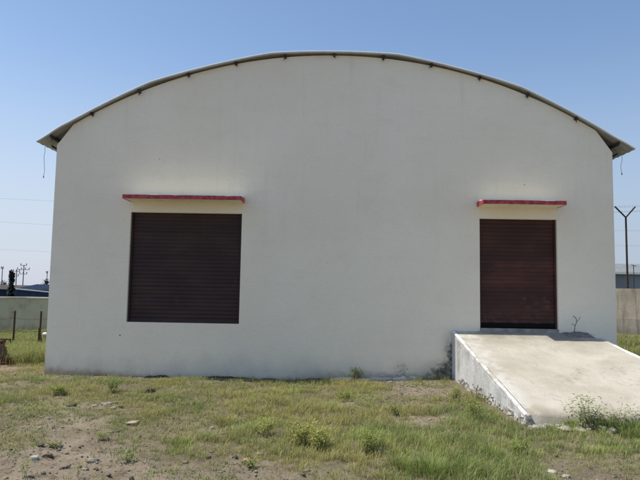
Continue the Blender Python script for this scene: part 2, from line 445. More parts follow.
# litter of short dry stalks lying on the soil
def litter(n):
    x = rng.uniform(-7.5, 6, n); y = rng.uniform(-6.2, 1.6, n); k = ~blocked(x, y) & (rng.random(n) < .25 + fbm(x * 2, y * 2, 45, 3)); x, y = x[k], y[k]; n = len(x)
    h = rng.uniform(.02, .09, n); a = rng.uniform(0, 6.283, n); V, c = blades(np.stack([x, y, terrain(x, y) + .002], -1), h * .16, rng.uniform(.0009, .002, n), a, np.ones(n), np.array([.40, .33, .20]) * rng.uniform(.5, 1.2, n)[:, None])
    V = V.reshape(-1, 5, 3); d = np.stack([np.cos(a), np.sin(a)], -1); V[:, 2:4, :2] += d[:, None] * (h * .5)[:, None, None]; V[:, 4, :2] += d * h[:, None]
    return V.reshape(-1, 3), c
parts.append(litter(26000))
parts.append(grass(5200, (-9, -5.12, -.5, 1.9), lambda x, y: .02 + .09 * fbm(x * 2.5, y * 2.5, 16, 2), (4, 10), lambda x, y: np.tile(np.array([.36, .36, .13]), (len(x), 1)), lambda x, y: np.clip((fbm(x * 1.8, y * 1.8, 77, 4) - .40) * 5, .02, 1), .04, (.0014, .003)))
# tiny broad-leaved seedlings and short green growth on the bare parts
parts.append(grass(26000, (-6.5, 6.5, -6.4, -.05), lambda x, y: .018 + .05 * fbm(x * 2.5, y * 2.5, 15, 2), (4, 9), lambda x, y: np.tile(np.array([.25, .31, .11]), (len(x), 1)),
    lambda x, y: np.clip((fbm(x * 1.5, y * 1.5, 135, 4) - .42) * 5, 0, 1) * .9, .03, (.0016, .0042)))
# sparse taller wisps with thin stalks
parts.append(grass(3600, (-6.5, 6.5, -6.2, -.1), lambda x, y: .12 + .16 * fbm(x * 2, y * 2, 5, 2), (2, 5),
                   lambda x, y: gcol(x, y) * 1.12, lambda x, y: np.clip(cover(x, y) - .35, 0, 1) * .9, .02, (.0008, .0016)))
V = np.concatenate([p[0] for p in parts]); c = np.concatenate([p[1] for p in parts])
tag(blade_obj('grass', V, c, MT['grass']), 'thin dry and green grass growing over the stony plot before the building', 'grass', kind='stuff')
# rank grass further off, on both sides
far = lambda x, y: np.array([.27, .30, .10]) * (.65 + .75 * fbm(x * .9, y * .9, 31, 3))[:, None]
fl = grass(26000, (-17, -5.25, .9, 8.0), lambda x, y: .10 + .26 * fbm(x * .7, y * .7, 61, 3), (6, 12), far,
           lambda x, y: np.clip((y - .9 + (fbm(x, y, 66) - .5) * 1.5) / .9 - np.clip((x + 6.0) / .8, 0, 1) * np.clip((1.5 - y) / .8, 0, 1) * .5, 0, 1), .06, (.003, .006))
fr = grass(15000, (5.3, 17, -2.6, 11.9), lambda x, y: .09 + .20 * fbm(x * .7, y * .7, 61, 3), (6, 12), far, lambda x, y: np.full(len(x), .9), .06, (.003, .006))
tag(blade_obj('tall_grass', *fl, MT['grass']), 'bright green rank grass before the low mossy wall on the left', 'grass', kind='stuff')
tag(blade_obj('tall_grass', *fr, MT['grass']), 'green grass strip before the brown concrete wall on the right', 'grass', kind='stuff')

# ------------------------------------------------------------------ stones
def ico(sub=1):
    bm = bmesh.new(); bmesh.ops.create_icosphere(bm, subdivisions=sub, radius=1)
    v = np.array([p.co[:] for p in bm.verts]); f = np.array([[q.index for q in p.verts] for p in bm.faces]); bm.free(); return v, f
IV, IF = ico(1); IV2, IF2 = ico(3)
def gravel(n):
    x = rng.uniform(-7.2, 6, n * 4); y = rng.uniform(-6.3, 1.5, n * 4)
    k = (rng.random(n * 4) < np.where(y > .3, .7, np.clip(1.05 - cover(x, y), .06, 1)) * (.25 + .9 * fbm(x * 1.2, y * 1.2, 77, 3))) & ~blocked(x, y)
    x, y = x[k][:n], y[k][:n]; n = len(x)
    s = .003 + .007 * rng.random(n) ** 2 + .022 * rng.random(n) ** 13
    sc = s[:, None] * rng.uniform(.6, 1.5, (n, 3)); sc[:, 2] *= .6
    V = IV[None] * (1 + rng.normal(0, .16, (n, len(IV), 1))) * sc[:, None, :]
    a = rng.uniform(0, 6.28, n); ca, sa = np.cos(a)[:, None], np.sin(a)[:, None]
    V = np.stack([V[..., 0] * ca - V[..., 1] * sa, V[..., 0] * sa + V[..., 1] * ca, V[..., 2]], -1)
    V += np.stack([x, y, terrain(x, y) + sc[:, 2] * .35], -1)[:, None, :]
    pal = np.array([[.24, .205, .16], [.17, .145, .115], [.32, .285, .235], [.20, .145, .10], [.20, .17, .135], [.25, .19, .135]])
    col = pal[rng.integers(0, len(pal), n)] * rng.uniform(.75, 1.2, (n, 1))
    c = np.repeat(col[:, None], len(IV), 1)
    F_ = (np.arange(n)[:, None, None] * len(IV) + IF[None]).reshape(-1)
    return np_mesh('gravel', V.reshape(-1, 3), F_, np.arange(len(F_) // 3) * 3, MT['stone'], c.reshape(-1, 3))
tag(gravel(11000), 'loose gravel and crumbs of earth strewn on the bare soil', 'gravel', kind='stuff')
def rock(px, py, wpx, flat, col, label, cat='stone', group=None, name='stone', rough=.22):
    p = gp(px, py); dep = p.y - CAM.y; w = wpx / F * dep / 2
    sd = rng.integers(0, 999)
    n = fbm(IV2[:, 0] * 1.2 + sd, IV2[:, 1] * 1.2 + IV2[:, 2] * 1.7, int(sd), 3) - .5
    n2 = fbm(IV2[:, 0] * 4 + sd, IV2[:, 1] * 4 + IV2[:, 2] * 5, int(sd) + 3, 2) - .5
    V = IV2 * (1 + n[:, None] * 1.3 + n2[:, None] * rough)
    V = np.clip(V, -.85, .8) * np.array([w, w * rng.uniform(.65, 1), w * flat])
    a = rng.uniform(-.5, .5); V = np.stack([V[:, 0]*math.cos(a)-V[:, 1]*math.sin(a), V[:, 0]*math.sin(a)+V[:, 1]*math.cos(a), V[:, 2]], -1)
    o = np_mesh(name, V, IF2.ravel(), np.arange(len(IF2)) * 3, MT['stone'], np.tile(np.array(col), (len(V), 1)))
    o.location = (p.x, p.y, p.z + w * flat * .35)
    return tag(o, label, cat, group)
rock(35, 459, 9, .7, (.42, .40, .36), 'pale grey stone at the lower left beside a brown clod')
rock(47, 457, 12, .55, (.16, .11, .075), 'brown earth clod touching the pale grey stone at lower left', 'clod', name='clod')
rock(134, 424, 15, .35, (.42, .33, .22), 'flat tan slab of stone in the olive grass, left of the middle')
rock(149, 392, 14, .5, (.09, .07, .055), 'dark brown lump of earth just below the window', 'clod', name='clod')
rock(72, 406, 11, .4, (.10, .085, .07), 'dark clod left of the row of grey stones', 'clod', name='clod')
for k, (u, v, w) in enumerate(((100, 409, 7), (108, 406, 9), (113, 409, 6), (119, 408, 8), (104, 405, 6), (95, 407, 6), (115, 404, 6))):
    rock(u, v, w, .6, (.25 + .05 * (k % 3), .23 + .04 * (k % 3), .20 + .04 * (k % 3)), 'small grey stone in the loose row below the window', group='grey stones in a loose row')
rock(260, 452, 7, .5, (.50, .47, .42), 'small whitish stone at the near edge of the olive grass')
rock(247, 462, 11, .5, (.36, .22, .13), 'orange brown clod on the bare soil near the bottom middle', 'clod', name='clod')
rock(85, 470, 8, .45, (.30, .27, .23), 'grey pebble on the bare soil at the lower left, in front of the pale stone')
rock(93, 462, 11, .4, (.27, .24, .20), 'broad flat grey stone on the bare soil at the lower left')
rock(64, 468, 8, .5, (.20, .17, .14), 'dull brown stone at the lower left between the clod and the flat grey stone')
rock(208, 458, 6, .6, (.15, .12, .10), 'dark stone at the edge of bare soil and olive grass')
rock(552, 473, 12, .35, (.45, .40, .33), 'pale flat stone on the bare patch at the bottom right')
rock(566, 477, 9, .4, (.36, .31, .25), 'tan stone beside the pale flat stone at the bottom right')
rock(380, 449, 5, .5, (.62, .60, .56), 'small white stone among green grass right of the middle')

# ------------------------------------------------------------------ warehouse
XL, XR, XC = -5.09, 5.18, .055
RR, ZC = 9.21, -3.175
def arc(x, r=RR): return ZC + math.sqrt(r * r - (x - XC) ** 2)
W = thing('warehouse', 'whitewashed warehouse with a curved sheet roof and two dark rolling shutters', 'warehouse')
WIN = (-3.65, -1.60, .975, 2.985); DOOR = (2.745, 4.145, .93, 2.965)
TH = .23
def arch_wall(y0, y1, holes):
    bm = bmesh.new()
    xs = sorted(set([XL, XL + .29, XR - .29, XR] + list(np.linspace(XL + .29, XR - .29, 40)) + [h for a in holes for h in a[:2]]))
    xs = [x for i, x in enumerate(xs) if i == 0 or x - xs[i - 1] > 1e-4]
    def top(x):
        if x < XL + .29: return 4.22 + (x - XL) / .29 * (arc(XL + .29) - .035 - 4.22)
        if x > XR - .29: return 4.22 + (XR - x) / .29 * (arc(XR - .29) - .035 - 4.22)
        return arc(x) - .035
    zlev = sorted(set([-.3] + [h for a in holes for h in a[2:]]))
    cache = {}
    def v(x, y, z):
        k = (round(x, 4), round(y, 4), round(z, 4))
        if k not in cache: cache[k] = bm.verts.new((x, y, z))
        return cache[k]
    inside = lambda x, z: any(a[0] < x < a[1] and a[2] < z < a[3] for a in holes)
    for a, b in zip(xs[:-1], xs[1:]):
        zs = zlev + [None]
        for i in range(len(zs) - 1):
            z0 = zs[i]; z1 = zs[i + 1]
            za, zb = (top(a), top(b)) if z1 is None else (z1, z1)
            mz = (z0 + min(za, zb)) / 2; mxx = (a + b) / 2
            if inside(mxx, mz): continue
            for y in (y0, y1): bm.faces.new((v(a, y, z0), v(b, y, z0), v(b, y, zb), v(a, y, za)))
        bm.faces.new((v(a, y0, top(a)), v(b, y0, top(b)), v(b, y1, top(b)), v(a, y1, top(a))))
    for x in (XL, XR):
        for z0, z1 in zip(zlev, zlev[1:] + [top(x)]): bm.faces.new((v(x, y0, z0), v(x, y1, z0), v(x, y1, z1), v(x, y0, z1)))
    for h in holes:
        col = [x for x in xs if h[0] - 1e-6 <= x <= h[1] + 1e-6]
        for a, b in zip(col[:-1], col[1:]):
            for z in h[2:]: bm.faces.new((v(a, y0, z), v(b, y0, z), v(b, y1, z), v(a, y1, z)))
        lv = [z for z in zlev if h[2] - 1e-6 <= z <= h[3] + 1e-6]
        for x in h[:2]:
            for a, b in zip(lv[:-1], lv[1:]): bm.faces.new((v(x, y0, a), v(x, y1, a), v(x, y1, b), v(x, y0, b)))
    return bm
obj('front_wall', arch_wall(0, TH, [WIN, DOOR]), MT['wall'], W)
obj('back_wall', arch_wall(13.8, 14.03, []), MT['wall'], W)
for x0, x1 in ((XL, XL + TH), (XR - TH, XR)):
    bm = bmesh.new(); box(bm, x0, x1, TH + .002, 13.798, -.3, 4.12); obj('side_wall', bm, MT['wall'], W)
# roof sheet: curved, slightly faceted between the sheet laps, crimped near the eaves
bm = bmesh.new()
TM = math.asin(5.47 / RR); NS = 5; NT = 170
def rad(t, y, k):
    s = (t + TM) / (2 * TM) * NS; f = s - math.floor(s); sag = RR * (1 - math.cos(TM / NS))
    r = RR - .45 * sag * math.sin(math.pi * f) ** 1
    r += .02
    e = max(0, (abs(t) / TM - .86) / .14); r += .010 * math.sin(t * RR / .075 * 2 * math.pi) * min(1, e * 2)
    return r + .011 * math.cos(2 * math.pi * (y + .2) / .20)
ys = list(np.arange(-.09, 1.2, .05)) + list(np.linspace(1.2, 14.25, 40))
rows = {}
for s_, off in ((0, 0), (1, .016)):
    for i in range(NT + 1):
        t = -TM + 2 * TM * i / NT
        for j, y in enumerate(ys):
            r = rad(t, y, i) + off
            rows[s_, i, j] = bm.verts.new((XC + r * math.sin(t), y, ZC + r * math.cos(t)))
rows_co = [rows[1, i, 0].co.copy() for i in range(NT + 1)]
for i in range(NT):
    for j in range(len(ys) - 1):
        for s_ in (0, 1): bm.faces.new((rows[s_, i, j], rows[s_, i + 1, j], rows[s_, i + 1, j + 1], rows[s_, i, j + 1]))
    for j in (0, len(ys) - 1): bm.faces.new((rows[0, i, j], rows[0, i + 1, j], rows[1, i + 1, j], rows[1, i, j]))
for i in (0, NT):
    for j in range(len(ys) - 1): bm.faces.new((rows[0, i, j], rows[0, i, j + 1], rows[1, i, j + 1], rows[1, i, j]))
roof = obj('roof', bm, MT['roof'], W)
bm = bmesh.new(); ring = []
for i in range(NT + 1):
    c_ = rows_co[i]; t = -TM + 2 * TM * i / NT; nn = Vector((math.sin(t), 0, math.cos(t)))
    ring.append([bm.verts.new(c_ + nn * (.012 + .013 * math.sin(a)) + Vector((0, -.004 - .013 * math.cos(a), 0))) for a in np.linspace(0, 2 * math.pi, 9)[:-1]])
for a, b in zip(ring[:-1], ring[1:]):
    for i in range(8): bm.faces.new((a[i], b[i], b[(i + 1) % 8], a[(i + 1) % 8]))
bm.faces.new(ring[0]); bm.faces.new(ring[-1])
obj('sunlit_edge_bead', bm, MT['white'], roof, True)  # white bead added so the sheet edge shows a sunlit line
# purlins under the sheet and their hook bolts through it
for k, px in enumerate((48.5, 90, 137, 186, 234, 284, 334, 384, 433, 482, 530.5, 579, 626)):
    x = at_depth(px, 80, -.15).x if k not in (0, 12) else (-5.20 if k == 0 else 5.29)
    t = math.asin((x - XC) / RR); n = Vector((math.sin(t), 0, math.cos(t))); tg = Vector((math.cos(t), 0, -math.sin(t)))
    c0 = Vector((XC, 0, ZC)) + n * (RR - .034)
    bm = bmesh.new(); vs = []
    for y in (-.062 + random.uniform(-.015, .015), 13.7):
        for a, b in ((-.022, -.03), (.022, -.03), (.022, .022), (-.022, .022)):
            p = c0 + tg * a + n * b; vs.append(bm.verts.new((p.x, y, p.z)))
    for f in ((0, 1, 2, 3), (7, 6, 5, 4), (0, 4, 5, 1), (1, 5, 6, 2), (2, 6, 7, 3), (3, 7, 4, 0)): bm.faces.new([vs[i] for i in f])
    obj('purlin', bm, MT['steel'], roof)
    bm = bmesh.new(); p = Vector((XC, -.055, ZC)) + n * (RR - .06) + tg * random.uniform(-.01, .02)
    bar(bm, p, p + n * random.uniform(.075, .115), .006); bar(bm, p + n * .075, p + n * .088, .016, .012)
    bar(bm, p, p - n * .05 + tg * random.uniform(-.04, .04), .007)
    obj('hook_bolt', bm, MT['steel'], roof)
# steel rafter in the open corner of each gable
for sgn, x0 in ((1, XL), (-1, XR)):
    bm = bmesh.new()
    a = Vector((x0 - sgn * .02, .30, 4.10)); b = Vector((x0 + sgn * .42, .30, arc(x0 + sgn * .42) - .10))
    bar(bm, a, b, .05, n=4); bar(bm, Vector((x0 + sgn * .03, .30, 4.11)), Vector((x0 - sgn * .24, .30, 4.27)), .022, n=4)
    obj('rafter', bm, MT['steel'], W)
# rolling shutters
def shutter(h, mat, lab, dark_bar, dy):
    x0, x1, z0, z1 = h; bm = bmesh.new(); x0 += .004; x1 -= .004
    pitch = .073; n = int(round((z1 - z0) / pitch)); pitch = (z1 - z0) / n; prof = []
    for i in range(n):
        for a in np.linspace(0, 1, 7)[:-1]:
            prof.append((dy - .014 * math.sin(math.pi * a) + (.004 if a == 0 else 0), z0 + (i + a) * pitch))
    prof.append((dy, z1 - .001))
    L = [(bm.verts.new((x0, y, z)), bm.verts.new((x1, y, z))) for y, z in prof]
    for p, q_ in zip(L[:-1], L[1:]): bm.faces.new((p[0], p[1], q_[1], q_[0]))
    s = obj('shutter', bm, mat, W, True); s['label'] = lab
    bm = bmesh.new(); box(bm, x0 + .03, x1 - .03, dy - .035, dy - .018, z0 + .004, z0 + (.085 if dark_bar else .05)); bevel(bm, .004, 1)
    obj('bottom_bar', bm, MT['black'] if dark_bar else mat, s)
    for xa, xb in ((x0, x0 + .028), (x1 - .028, x1)):
        bm = bmesh.new(); box(bm, xa, xb, dy - .05, dy - .017, z0 + .003, z1 - .004); bevel(bm, .003, 1); obj('guide_rail', bm, mat, s)
shutter(WIN, MT['win'], 'dark plum brown rolling shutter, closed, over the left opening', False, .10)
shutter((DOOR[0], DOOR[1], DOOR[2] + .055, DOOR[3]), MT['door'], 'maroon brown rolling shutter with a worn patch, closed, above the ramp', True, .10)
bm = bmesh.new(); box(bm, DOOR[0] + .003, DOOR[1] - .003, -.03, .2, DOOR[2] - .1, DOOR[2] + .052); bevel(bm, .008); obj('threshold', bm, MT['conc'], W)
# canopies with sloping tops and red painted edges
for lab, x0, x1 in (('white slab canopy with a red edge above the left shutter', -3.67, -1.56), ('white slab canopy with a red edge above the door shutter', 2.70, 4.16)):
    P = .42; z0 = 3.18; t = .058
    bm = bmesh.new()
    sec = [(-P + .012, z0), (-.0, z0 + .0), (0, z0 + t + .075), (-P + .012, z0 + t)]
    xs = np.linspace(x0 + .012, x1 - .012, 14)
    ring = [[bm.verts.new((x, y, z + random.uniform(-.004, .004))) for y, z in sec] for x in xs]
    for a, b in zip(ring[:-1], ring[1:]):
        for i in range(4): bm.faces.new((a[i], b[i], b[(i + 1) % 4], a[(i + 1) % 4]))
    bm.faces.new(ring[0]); bm.faces.new(ring[-1])
    cn = obj('canopy', bm, MT['slab'], W); cn['label'] = lab
    bm = bmesh.new(); xs = np.linspace(x0, x1, 16)
    ring = []
    for x in xs:
        d = random.uniform(-.0015, .0015)
        ring.append([bm.verts.new(p) for p in ((x, -P, z0 - .006 + d), (x, -P + .011, z0 - .006 + d), (x, -P + .011, z0 + t + .006 + d), (x, -P, z0 + t + .006 + d))])
    for a, b in zip(ring[:-1], ring[1:]):
        for i in range(4): bm.faces.new((a[i], b[i], b[(i + 1) % 4], a[(i + 1) % 4]))
    bm.faces.new(ring[0]); bm.faces.new(ring[-1])
    for xa, xb in ((x0, x0 + .011), (x1 - .011, x1)):
        vs = [bm.verts.new(p) for p in ((xa, -P + .0125, z0 - .006), (xb, -P + .0125, z0 - .006), (xb, -.002, z0 - .006), (xa, -.002, z0 - .006),
              (xa, -P + .0125, z0 + t + .006), (xb, -P + .0125, z0 + t + .006), (xb, -.002, z0 + t + .03), (xa, -.002, z0 + t + .03))]
        for f in ((0, 3, 2, 1), (4, 5, 6, 7), (0, 1, 5, 4), (1, 2, 6, 5), (2, 3, 7, 6), (3, 0, 4, 7)): bm.faces.new([vs[i] for i in f])
    obj('painted_edge', bm, MT['red'], cn)
# pale mortar strip showing at the foot of the wall left of the ramp, and dark strips imitating the line of shade further left
def foot_strip(name, x0, x1, w, h, mat, seed, lift):
    bm = bmesh.new(); xs = np.arange(x0, x1, .045); ring = []
    for x in xs:
        n = float(fbm(x * 3, seed, seed)) ; n2 = float(fbm(x * 11, seed + 3, seed)); zt = tz(x, -.08)
        e = min(1, (x - x0) / .15, (x1 - x) / .15) ; ww = w * (.35 + 1.2 * n) * max(e, .1); hh = h * (.3 + 1.3 * n2) * max(e, .1) + lift
        ring.append([bm.verts.new(p) for p in ((x, -.004, zt - .1), (x, -ww, zt - .06), (x + .01, -ww * .9, zt + hh * .7), (x, -ww * .45, zt + hh * (.9 + .3 * n)), (x, -.004, zt + hh))])
    for a, b in zip(ring[:-1], ring[1:]):
        for i in range(4): bm.faces.new((a[i], b[i], b[i + 1], a[i + 1]))
    return obj(name, bm, mat, W)
o = foot_strip('mortar_strip', .05, 1.75, .16, .05, MT['pale'], 5, .0); o['label'] = 'pale mortar strip along the foot of the wall'
for x0, x1, s_ in ((-4.4, -3.9, 11), (-3.3, -2.75, 12), (-2.3, -1.35, 13), (-1.2, -.85, 14), (-.5, .0, 15)):
    foot_strip('shade_strip', x0, x1, .06, .028, MT['footshade'], s_, .0)['label'] = 'dark strip imitating the line of shade at the base of the wall'

# ------------------------------------------------------------------ ramp
RP = thing('loading_ramp', 'sloping beige concrete loading ramp with white painted edges below the door shutter', 'ramp', (0, 0, 0))
rz = lambda y: .925 + (.925 - .14) / -TOE * y
bm = bmesh.new(); NX, NY = 40, 50; gv = {}
for j in range(NY + 1):
    y = -.003 + (TOE + .003) * j / NY
    for i in range(NX + 1):
        a = ramp_l(y) + .05; b = ramp_r(y) - .066; x = a + (b - a) * i / NX
        edge = j == NY
        yy = y + (float(fbm(x * 3, 2.2, 8)) - .5) * .22 * (j / NY) ** 8
        z = rz(y) + (float(fbm(x * 2, y * 2, 15)) - .5) * .02 + (float(fbm(x * 9, y * 9, 17, 2)) - .5) * .006 - (.03 if edge else 0)
        gv[i, j] = bm.verts.new((x, yy, z))
for j in range(NY):
    for i in range(NX): bm.faces.new((gv[i, j], gv[i + 1, j], gv[i + 1, j + 1], gv[i, j + 1]))
for i in range(NX):
    a, b = gv[i, NY], gv[i + 1, NY]
    lo = [bm.verts.new((p.co.x, p.co.y - .02, -.25)) for p in (a, b)]
    bm.faces.new((a, b, lo[1], lo[0]))
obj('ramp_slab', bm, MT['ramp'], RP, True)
def strip(name, xa, xb, mat, zoff, z_lo, n=46, inset=0.0, y1=TOE, wob=.006):
    """a long kerb-like solid following the ramp edge; xa, xb are functions of y"""
    bm = bmesh.new(); ring = []
    for j in range(n + 1):
        y = -.004 + (y1 + .004) * j / n
        w = lambda k: (float(fbm(y * 5, k * 3.1, 60 + k)) - .5) * 2 * wob
        A, B = xa(y) + w(1), xb(y) + w(2); zt = rz(y) + zoff + w(3)
        lo = z_lo(y)
        bv = .012
        ring.append([bm.verts.new(p) for p in ((A, y, lo), (A, y, zt - bv), (A + bv, y, zt), (B - bv, y, zt), (B, y, zt - bv), (B, y, lo))])
    for a, b in zip(ring[:-1], ring[1:]):
        for i in range(6): bm.faces.new((a[i], b[i], b[(i + 1) % 6], a[(i + 1) % 6]))
    bm.faces.new(ring[0]); bm.faces.new(ring[-1])
    return obj(name, bm, mat, RP)
strip('edge_band', lambda y: ramp_l(y) - .004, lambda y: ramp_l(y) + .055, MT['band'], .003, lambda y: rz(y) - .035)
strip('edge_band', lambda y: ramp_r(y) - .07, lambda y: ramp_r(y) + .004, MT['band'], .006, lambda y: rz(y) - .035)
strip('side_wall', lambda y: ramp_l(y), lambda y: ramp_l(y) + .045, MT['side'], -.038, lambda y: -.2, wob=.010)
strip('side_wall', lambda y: ramp_r(y) - .06, lambda y: ramp_r(y), MT['side'], -.038, lambda y: -.2, wob=.010)
# exposed rubble course below the limewash on the left side and at the toe
bm = bmesh.new(); y = -.35
while y > TOE - .02:
    L = random.uniform(.04, .15); top = min(.10 + .04 * math.sin(y * 3), rz(y) - .03) + random.uniform(-.03, .04); zb = tz(ramp_l(y) - .1, y) - .05
    z = zb
    while z < zb + .05 + top * .7 + random.uniform(-.04, .04):
        hh = random.uniform(.03, .08); b2 = bmesh.new()
        box(b2, -.012, .06, -L / 2, L / 2 * random.uniform(.75, 1.05), 0, hh * random.uniform(.75, 1.1)); bevel(b2, .016, 2)
        for v in b2.verts: v.co += Vector((random.uniform(-1, 1), random.uniform(-1, 1), random.uniform(-1, 1))) * .013
        me = bpy.data.meshes.new('t'); bmesh.ops.rotate(b2, verts=b2.verts, matrix=Matrix.Rotation(random.uniform(-.15, .15), 3, 'Z'))
        bmesh.ops.translate(b2, verts=b2.verts, vec=(ramp_l(y - L / 2) + .002, y - L / 2, z)); b2.to_mesh(me); b2.free(); bm.from_mesh(me); bpy.data.meshes.remove(me)
        z += hh
    y -= L
obj('rubble_course', bm, plain('bare_rubble', (.42, .39, .35), .4, 14, .95, 0, .6), RP)
bm = bmesh.new()
for k in range(46):
    x = ramp_l(TOE) + .02 + 1.3 * (k / 46) + random.uniform(-.03, .03); y = TOE - random.uniform(.0, .22); s = random.uniform(.02, .055)
    m4 = Matrix.Translation((x, y, tz(x, y) + s * .25)) @ Matrix.Rotation(random.uniform(0, 3), 4, 'Z') @ Matrix.Diagonal((s * 1.4, s, s * .6, 1))
    r = bmesh.ops.create_icosphere(bm, subdivisions=2, radius=1, matrix=m4)
    for v in r['verts']: v.co += Vector((random.uniform(-1, 1), random.uniform(-1, 1), random.uniform(-1, 1))) * s * .13
obj('crumbled_toe', bm, plain('crumbled_concrete', (.36, .32, .26), .35, 12, .95, 0, .5), RP)

# heap of dirt at the head of the ramp, right of the door, and its twig
bm = bmesh.new(); n1, n2 = 44, 14; gv = {}
for i in range(n1 + 1):
    x = 4.20 + .48 * i / n1
    for j in range(n2 + 1):
        y = -.012 - .26 * j / n2; e = math.sin(math.pi * min(1, max(0, i / n1)) ** .7) * (1 - j / n2) ** 1.3
        gv[i, j] = bm.verts.new((x, y, rz(y) + .004 + e * (.022 + .05 * (float(fbm(x * 9, y * 9, 3)) - .5)) + (.010 * (float(fbm(x * 40, y * 40, 4)) - .5)) * (e > .03) - (.02 if j == n2 or i in (0, n1) else 0)))
for i in range(n1):
    for j in range(n2): bm.faces.new((gv[i, j], gv[i + 1, j], gv[i + 1, j + 1], gv[i, j + 1]))
tag(obj('dirt_heap', bm, plain('grey_rubble_dirt', (.22, .19, .175), .4, 22, .96, 0, .7), smooth=True), 'low heap of grey dirt against the wall right of the door shutter', 'dirt heap')
bm = bmesh.new(); b0 = Vector((4.38, -.10, 1.0))
pts = [b0 + Vector(d) for d in ((0, 0, -.06), (.02, 0, .06), (.045, -.01, .13), (.03, -.02, .19), (-.02, -.02, .235))]
path_tube(bm, pts, .0055); path_tube(bm, [pts[2], pts[2] + Vector((.05, .0, .05)), pts[2] + Vector((.06, -.01, .09))], .004)
path_tube(bm, [pts[1], pts[1] + Vector((-.06, .0, .03))], .004)
tag(obj('twig', bm, MT['bark']), 'bent dry twig sticking up from the dirt heap beside the door', 'twig')

# ------------------------------------------------------------------ weeds
def leaf(Vs, Ls, Ss, Cs, p, d, L, w, col):
    d = d.normalized(); s = d.cross(Vector((0, 0, 1)))
    s = s.normalized() if s.length > .05 else Vector((1, 0, 0))
    n = s.cross(d); k = len(Vs)
    Vs += [p, p + d * L * .5 + s * w + n * w * .3, p + d * L - Vector((0, 0, L * .15)), p + d * L * .5 - s * w + n * w * .3]
    Ss.append(len(Ls)); Ls += [k, k + 1, k + 2, k + 3]; Cs += [tuple(c * f for c in col) for f in (.75, 1, 1.1, 1)]
def weed(px, py, hpx, spread, nst, nleaf, ll, col, label, cat='weed', name='weed', droop=.2, seed=0, loc=None):
    rnd = random.Random(seed + int(px * 7 + py)); p = gp(px, py) if loc is None else Vector(loc); H = hpx / F * (p.y - CAM.y)
    root = thing(name, label, cat, p)
    bm = bmesh.new(); Vs, Ls, Ss, Cs = [], [], [], []
    for k in range(nst):
        a = rnd.uniform(0, 6.283); tilt = rnd.uniform(.1, 1) * spread; h = H * rnd.uniform(.55, 1.0)
        b = Vector((rnd.uniform(-1, 1), rnd.uniform(-1, 1), 0)) * H * (.22 if nst > 4 else 0)
        pts = [Vector((0, 0, -.02)), b]
        for s in range(1, 6):
            f = s / 5; pts.append(b + Vector((math.cos(a) * tilt * h * f ** 1.3, math.sin(a) * tilt * h * f ** 1.3, h * f * (1 - droop * tilt * f))))
            pts[-1] += Vector((rnd.uniform(-1, 1), rnd.uniform(-1, 1), 0)) * h * .025
        for s in range(6): bar(bm, pts[s], pts[s + 1], .0035 * (1 - s / 7) * H * 3, .0035 * (1 - (s + 1) / 7) * H * 3, 4)
        pts = pts[1:]
        for q_ in range(nleaf):
            f = rnd.uniform(.18, 1) ** .8 * 4.999; i = int(f); pos = pts[i].lerp(pts[i + 1], f - i); az = rnd.uniform(0, 6.283)
            d = Vector((math.cos(az), math.sin(az), rnd.uniform(-.1, .9)))
            # short side shoots carry the leaves off the stem
            off = d.normalized() * rnd.uniform(0, .22) * H
            v = rnd.uniform(.7, 1.3); leaf(Vs, Ls, Ss, Cs, pos + off, d, ll * rnd.uniform(.6, 1.3), ll * rnd.uniform(.16, .26), tuple(c * v for c in col))
    obj('stem', bm, plain('weed_stem_' + str(int(px)), (.12, .11, .045), .2, 20), root)
    np_mesh('foliage', np.array([v[:] for v in Vs]), Ls, Ss, MT['leaf'], np.array(Cs), root)
    return root
G1 = (.20, .27, .075); G2 = (.38, .40, .12); G3 = (.28, .33, .095); G4 = (.15, .21, .06); G5 = (.30, .34, .13)
toe = lambda px: (at_depth(px, 415, TOE - .08).x, TOE - .08, tz(at_depth(px, 415, TOE - .08).x, TOE - .08))
weed(587, 415, 38, .55, 9, 30, .042, (.24, .31, .09), 'leafy green shrub growing over the toe of the ramp, taller of the two', 'shrub', 'shrub', loc=toe(587))
weed(604, 416, 22, .9, 9, 22, .035, G1, 'low dark green plant between the two shrubs on the ramp toe', loc=toe(604))
weed(618, 411, 30, .6, 6, 20, .034, G3, 'smaller thin green shrub on the ramp toe at the right', 'shrub', 'shrub', loc=toe(618))
weed(636, 408, 26, .5, 6, 22, .036, G1, 'dark green weed at the ramp toe by the right border', loc=toe(637))
weed(356, 381, 15, .7, 10, 40, .035, G2, 'fuzzy yellow green weed against the foot of the wall near the middle')
weed(400, 379, 17, .35, 9, 24, .04, G3, 'upright thin weed at the wall left of the mould patch')
weed(440, 378, 10, .9, 9, 30, .034, G3, 'low weed in the corner of the wall and the ramp')
weed(262, 436, 20, .8, 10, 40, .032, G2, 'yellow green feathery weed in the middle of the olive grass')
weed(300, 444, 28, .75, 14, 46, .034, G2, 'yellow green bushy weed left of the biggest one')
weed(322, 450, 27, .8, 12, 46, .034, G2, 'largest yellow green bushy weed, at the near centre', )
weed(368, 452, 22, .8, 10, 40, .034, G3, 'green bushy weed right of the yellow green ones')
weed(345, 402, 12, .9, 9, 34, .032, G3, 'small weed by the wall side of the bare patch')
weed(474, 420, 24, .6, 9, 36, .034, G3, 'weed growing beside the rubble at the ramp side')
weed(455, 402, 15, .8, 8, 34, .034, G3, 'short weed left of the upper ramp side')
weed(112, 392, 14, .9, 12, 36, .034, G1, 'fresh green weed below the left end of the window')
weed(58, 396, 11, 1.0, 10, 36, .034, G3, 'low weed below the left corner of the building')
weed(100, 440, 9, 1.7, 11, 16, .026, G5, 'small dark green weed on the stony soil at the left')
weed(24, 477, 20, .5, 5, 16, .028, G5, 'green weed in the bottom left corner')
